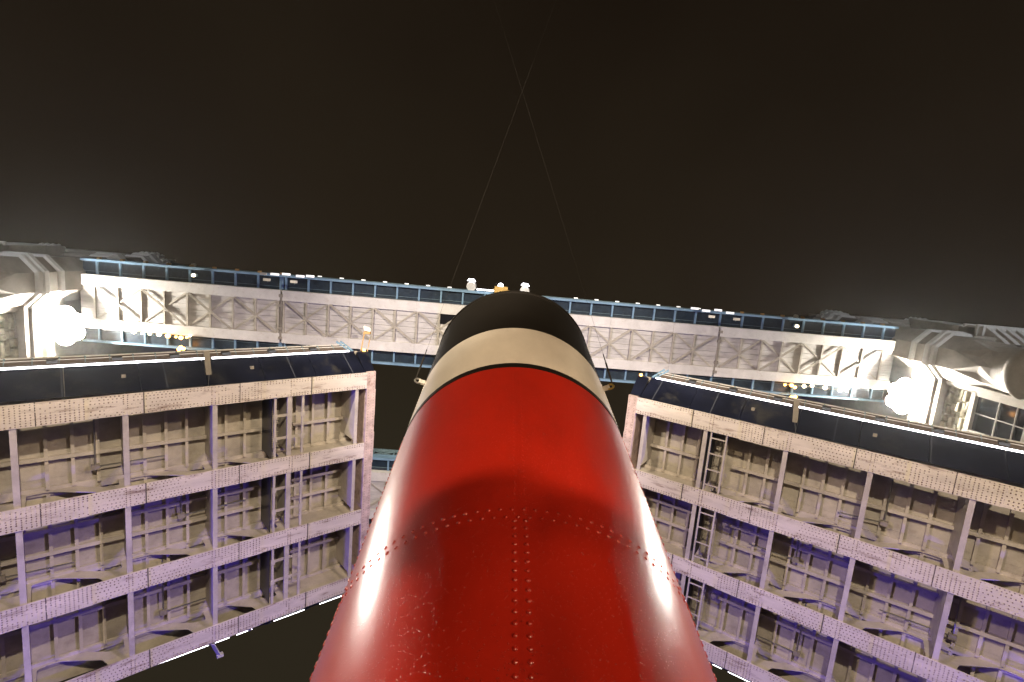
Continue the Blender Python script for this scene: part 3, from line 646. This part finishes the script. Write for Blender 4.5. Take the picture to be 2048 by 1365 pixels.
fband('inner_flue', [(5.0, .78), (6.0, .78), (6.0, .74), (5.0, .74)], 'black')
b = MB(); n_ = 160; vs = []; fs = []; prof = [(-1.9, FR), (.4, FR), (2.03, FR), (3.77, FR)]
for (h, r) in prof: vs += [FP(2*PI*i/n_, h, r) for i in range(n_)]
for l in range(3): fs += [(l*n_+i, l*n_+(i+1) % n_, (l+1)*n_+(i+1) % n_, (l+1)*n_+i) for i in range(n_)]
b.add(vs, fs)
h = -.9
while h < 3.7:
    for al in (math.radians(.4), math.radians(3.5)): b.dome(FP(al, h+random.uniform(-.001, .001)), FNn(al), .0115 if h < 2 else .007, .0065 if h < 2 else .0012, 10, rings=2)
    h += .05
al = -math.radians(100)
while al < math.radians(100):
    b.dome(FP(al, 2.03), FNn(al), .0095, .006, 10, rings=2); b.dome(FP(al+.029, 1.975), FNn(al+.029), .0095, .006, 10, rings=2); al += .058
for al in (-66.3, 66.3, -69.5, 69.5):
    h = .2
    while h < 3.7: b.dome(FP(math.radians(al), h), FNn(math.radians(al)), .0095, .006, 8, rings=2); h += .055
red = b.build('red_casing', 'red', fun, smooth=True)
b = MB(); sa = math.radians(1.95)
for h0 in (-1.0,): b.hexa([FP(sa-.002, h0), FP(sa+.002, h0), FP(sa+.002, 3.7), FP(sa-.002, 3.7)], [FP(sa-.002, h0, FR+.0012), FP(sa+.002, h0, FR+.0012), FP(sa+.002, 3.7, FR+.0012), FP(sa-.002, 3.7, FR+.0012)])
b.build('seam', 'red', red)
for nm, m_, h0, h1 in (('band_rivets', 'cream_f', 3.9, 4.74), ('top_rivets', 'black', 4.8, 6.1)):
    b = MB()
    for al in (-66.0, -69, 67.5, 70):
        h = h0
        while h < h1: b.dome(FP(math.radians(al), h), FNn(math.radians(al)), .009, .006, 8, rings=2); h += .055
    b.build(nm, m_, fun, smooth=True)
# lugs, shackles
ends = []
for al, (wx, wy), nm in ((-math.radians(70), (1127, -40), 'left'), (math.radians(70), (976, -40), 'right')):
    h = 4.86 if al < 0 else 4.72
    b = MB(); nn = FNn(al); up = ax; tn = nn.cross(up)
    c = FP(al, h); b.bar(c-nn*.01, c+nn*.07, .018, .08, up); lug = b.build('lug', 'cream_f', fun)
    b = MB(); k = 10; cc = c+nn*.075
    pts = [cc+nn*math.cos(2*PI*i/k)*.035+ax*math.sin(2*PI*i/k)*.05 for i in range(k)]
    for i in range(k): b.tube(pts[i], pts[(i+1) % k], .010, 6)
    b.build('shackle', 'brass' if al > 0 else 'steel', lug)
    e_ = ray(wx, wy).normalized()*14
    p0 = cc+nn*.03+ax*.04; d = (e_-p0).normalized()
    t = thing('stay_wire', 'thin dark stay wire rising from the %s side of the funnel, crossing its twin' % nm, 'wire', p0, 'funnel stays')
    b = MB(); b.tube(p0+d*.36, e_, .0011, 6); b.build('wire', 'wire', t)
    b = MB(); b.tube(p0, p0+d*.05, .008, 8); b.tube(p0+d*.05, p0+d*.26, .009, 8); b.tube(p0+d*.26, p0+d*.37, .005, 8); b.build('turnbuckle', 'wire', t)
    ends.append(e_)

# unseen ventilators and a slim post, added to cast shadows on the funnel
def shadow_vent(name_label, sd, al, off, dist, top, rc, rt):
    Lp = V((XC+sd*24, -18, -3)); p = FP(math.radians(al), 2.3); u = (Lp-p).normalized(); c = p+u*dist
    cx, cy = c.x, c.y
    t = thing('shadow_ventilator', name_label, 'ventilator', (cx, cy, -1.7), 'added funnel shadow casters')
    b = MB(); b.lathe([(rt*1.35, -1.69), (rt*1.35, -1.6), (rt*1.1, -1.55), (rt, top-.62), (rt*1.15, top-.5)], (cx, cy, 0), n=32); b.build('trunk', 'cream_f', t, smooth=True)
    b = MB(); b.lathe([(rt*1.16, top-.5), (rc*.92, top-.46), (rc, top-.36), (rc*.97, top-.2), (rc*.75, top-.06), (.001, top)], (cx, cy, 0), n=32); b.build('cap', 'red', t, smooth=True)
shadow_vent('unseen mushroom ventilator added on deck left of the funnel to shade it', -1, -15, 0, 3.3, 1.98, .33, .20)
shadow_vent('unseen mushroom ventilator added on deck right of the funnel to shade it', 1, 31, 0, 3.3, 1.93, .28, .22)
q = FP(math.radians(17), 4.9); q = q+(V((XC+24, -18, -3))-q).normalized()*8
t = thing('shadow_post', 'unseen slim post added on the deck edge to cast a shadow stripe', 'post', (q.x, q.y, -1.7))
b = MB(); b.lathe([(.12, -1.69), (.12, -1.6), (.10, -1.55), (.09, q.z), (.11, q.z+.02), (.001, q.z+.1)], (q.x, q.y, 0), n=14); b.build('pole', 'cream_f', t)

# ------------------------------------------------------------------ drizzle in the night air
b = MB(); b.box(-150, 150, -150, 150, -6.4, 66)
hz = b.build('haze', 'housing'); hz['kind'] = 'stuff'
hm = bpy.data.materials.new('haze_air'); hm.use_nodes = True; hn = hm.node_tree; hn.nodes.clear()
ho = hn.nodes.new('ShaderNodeOutputMaterial'); pv = hn.nodes.new('ShaderNodeVolumePrincipled'); pv.inputs['Density'].default_value = .0004; pv.inputs['Color'].default_value = (.95, .95, .95, 1); pv.inputs['Anisotropy'].default_value = .85
hn.links.new(pv.outputs[0], ho.inputs['Volume']); hz.data.materials.clear(); hz.data.materials.append(hm)
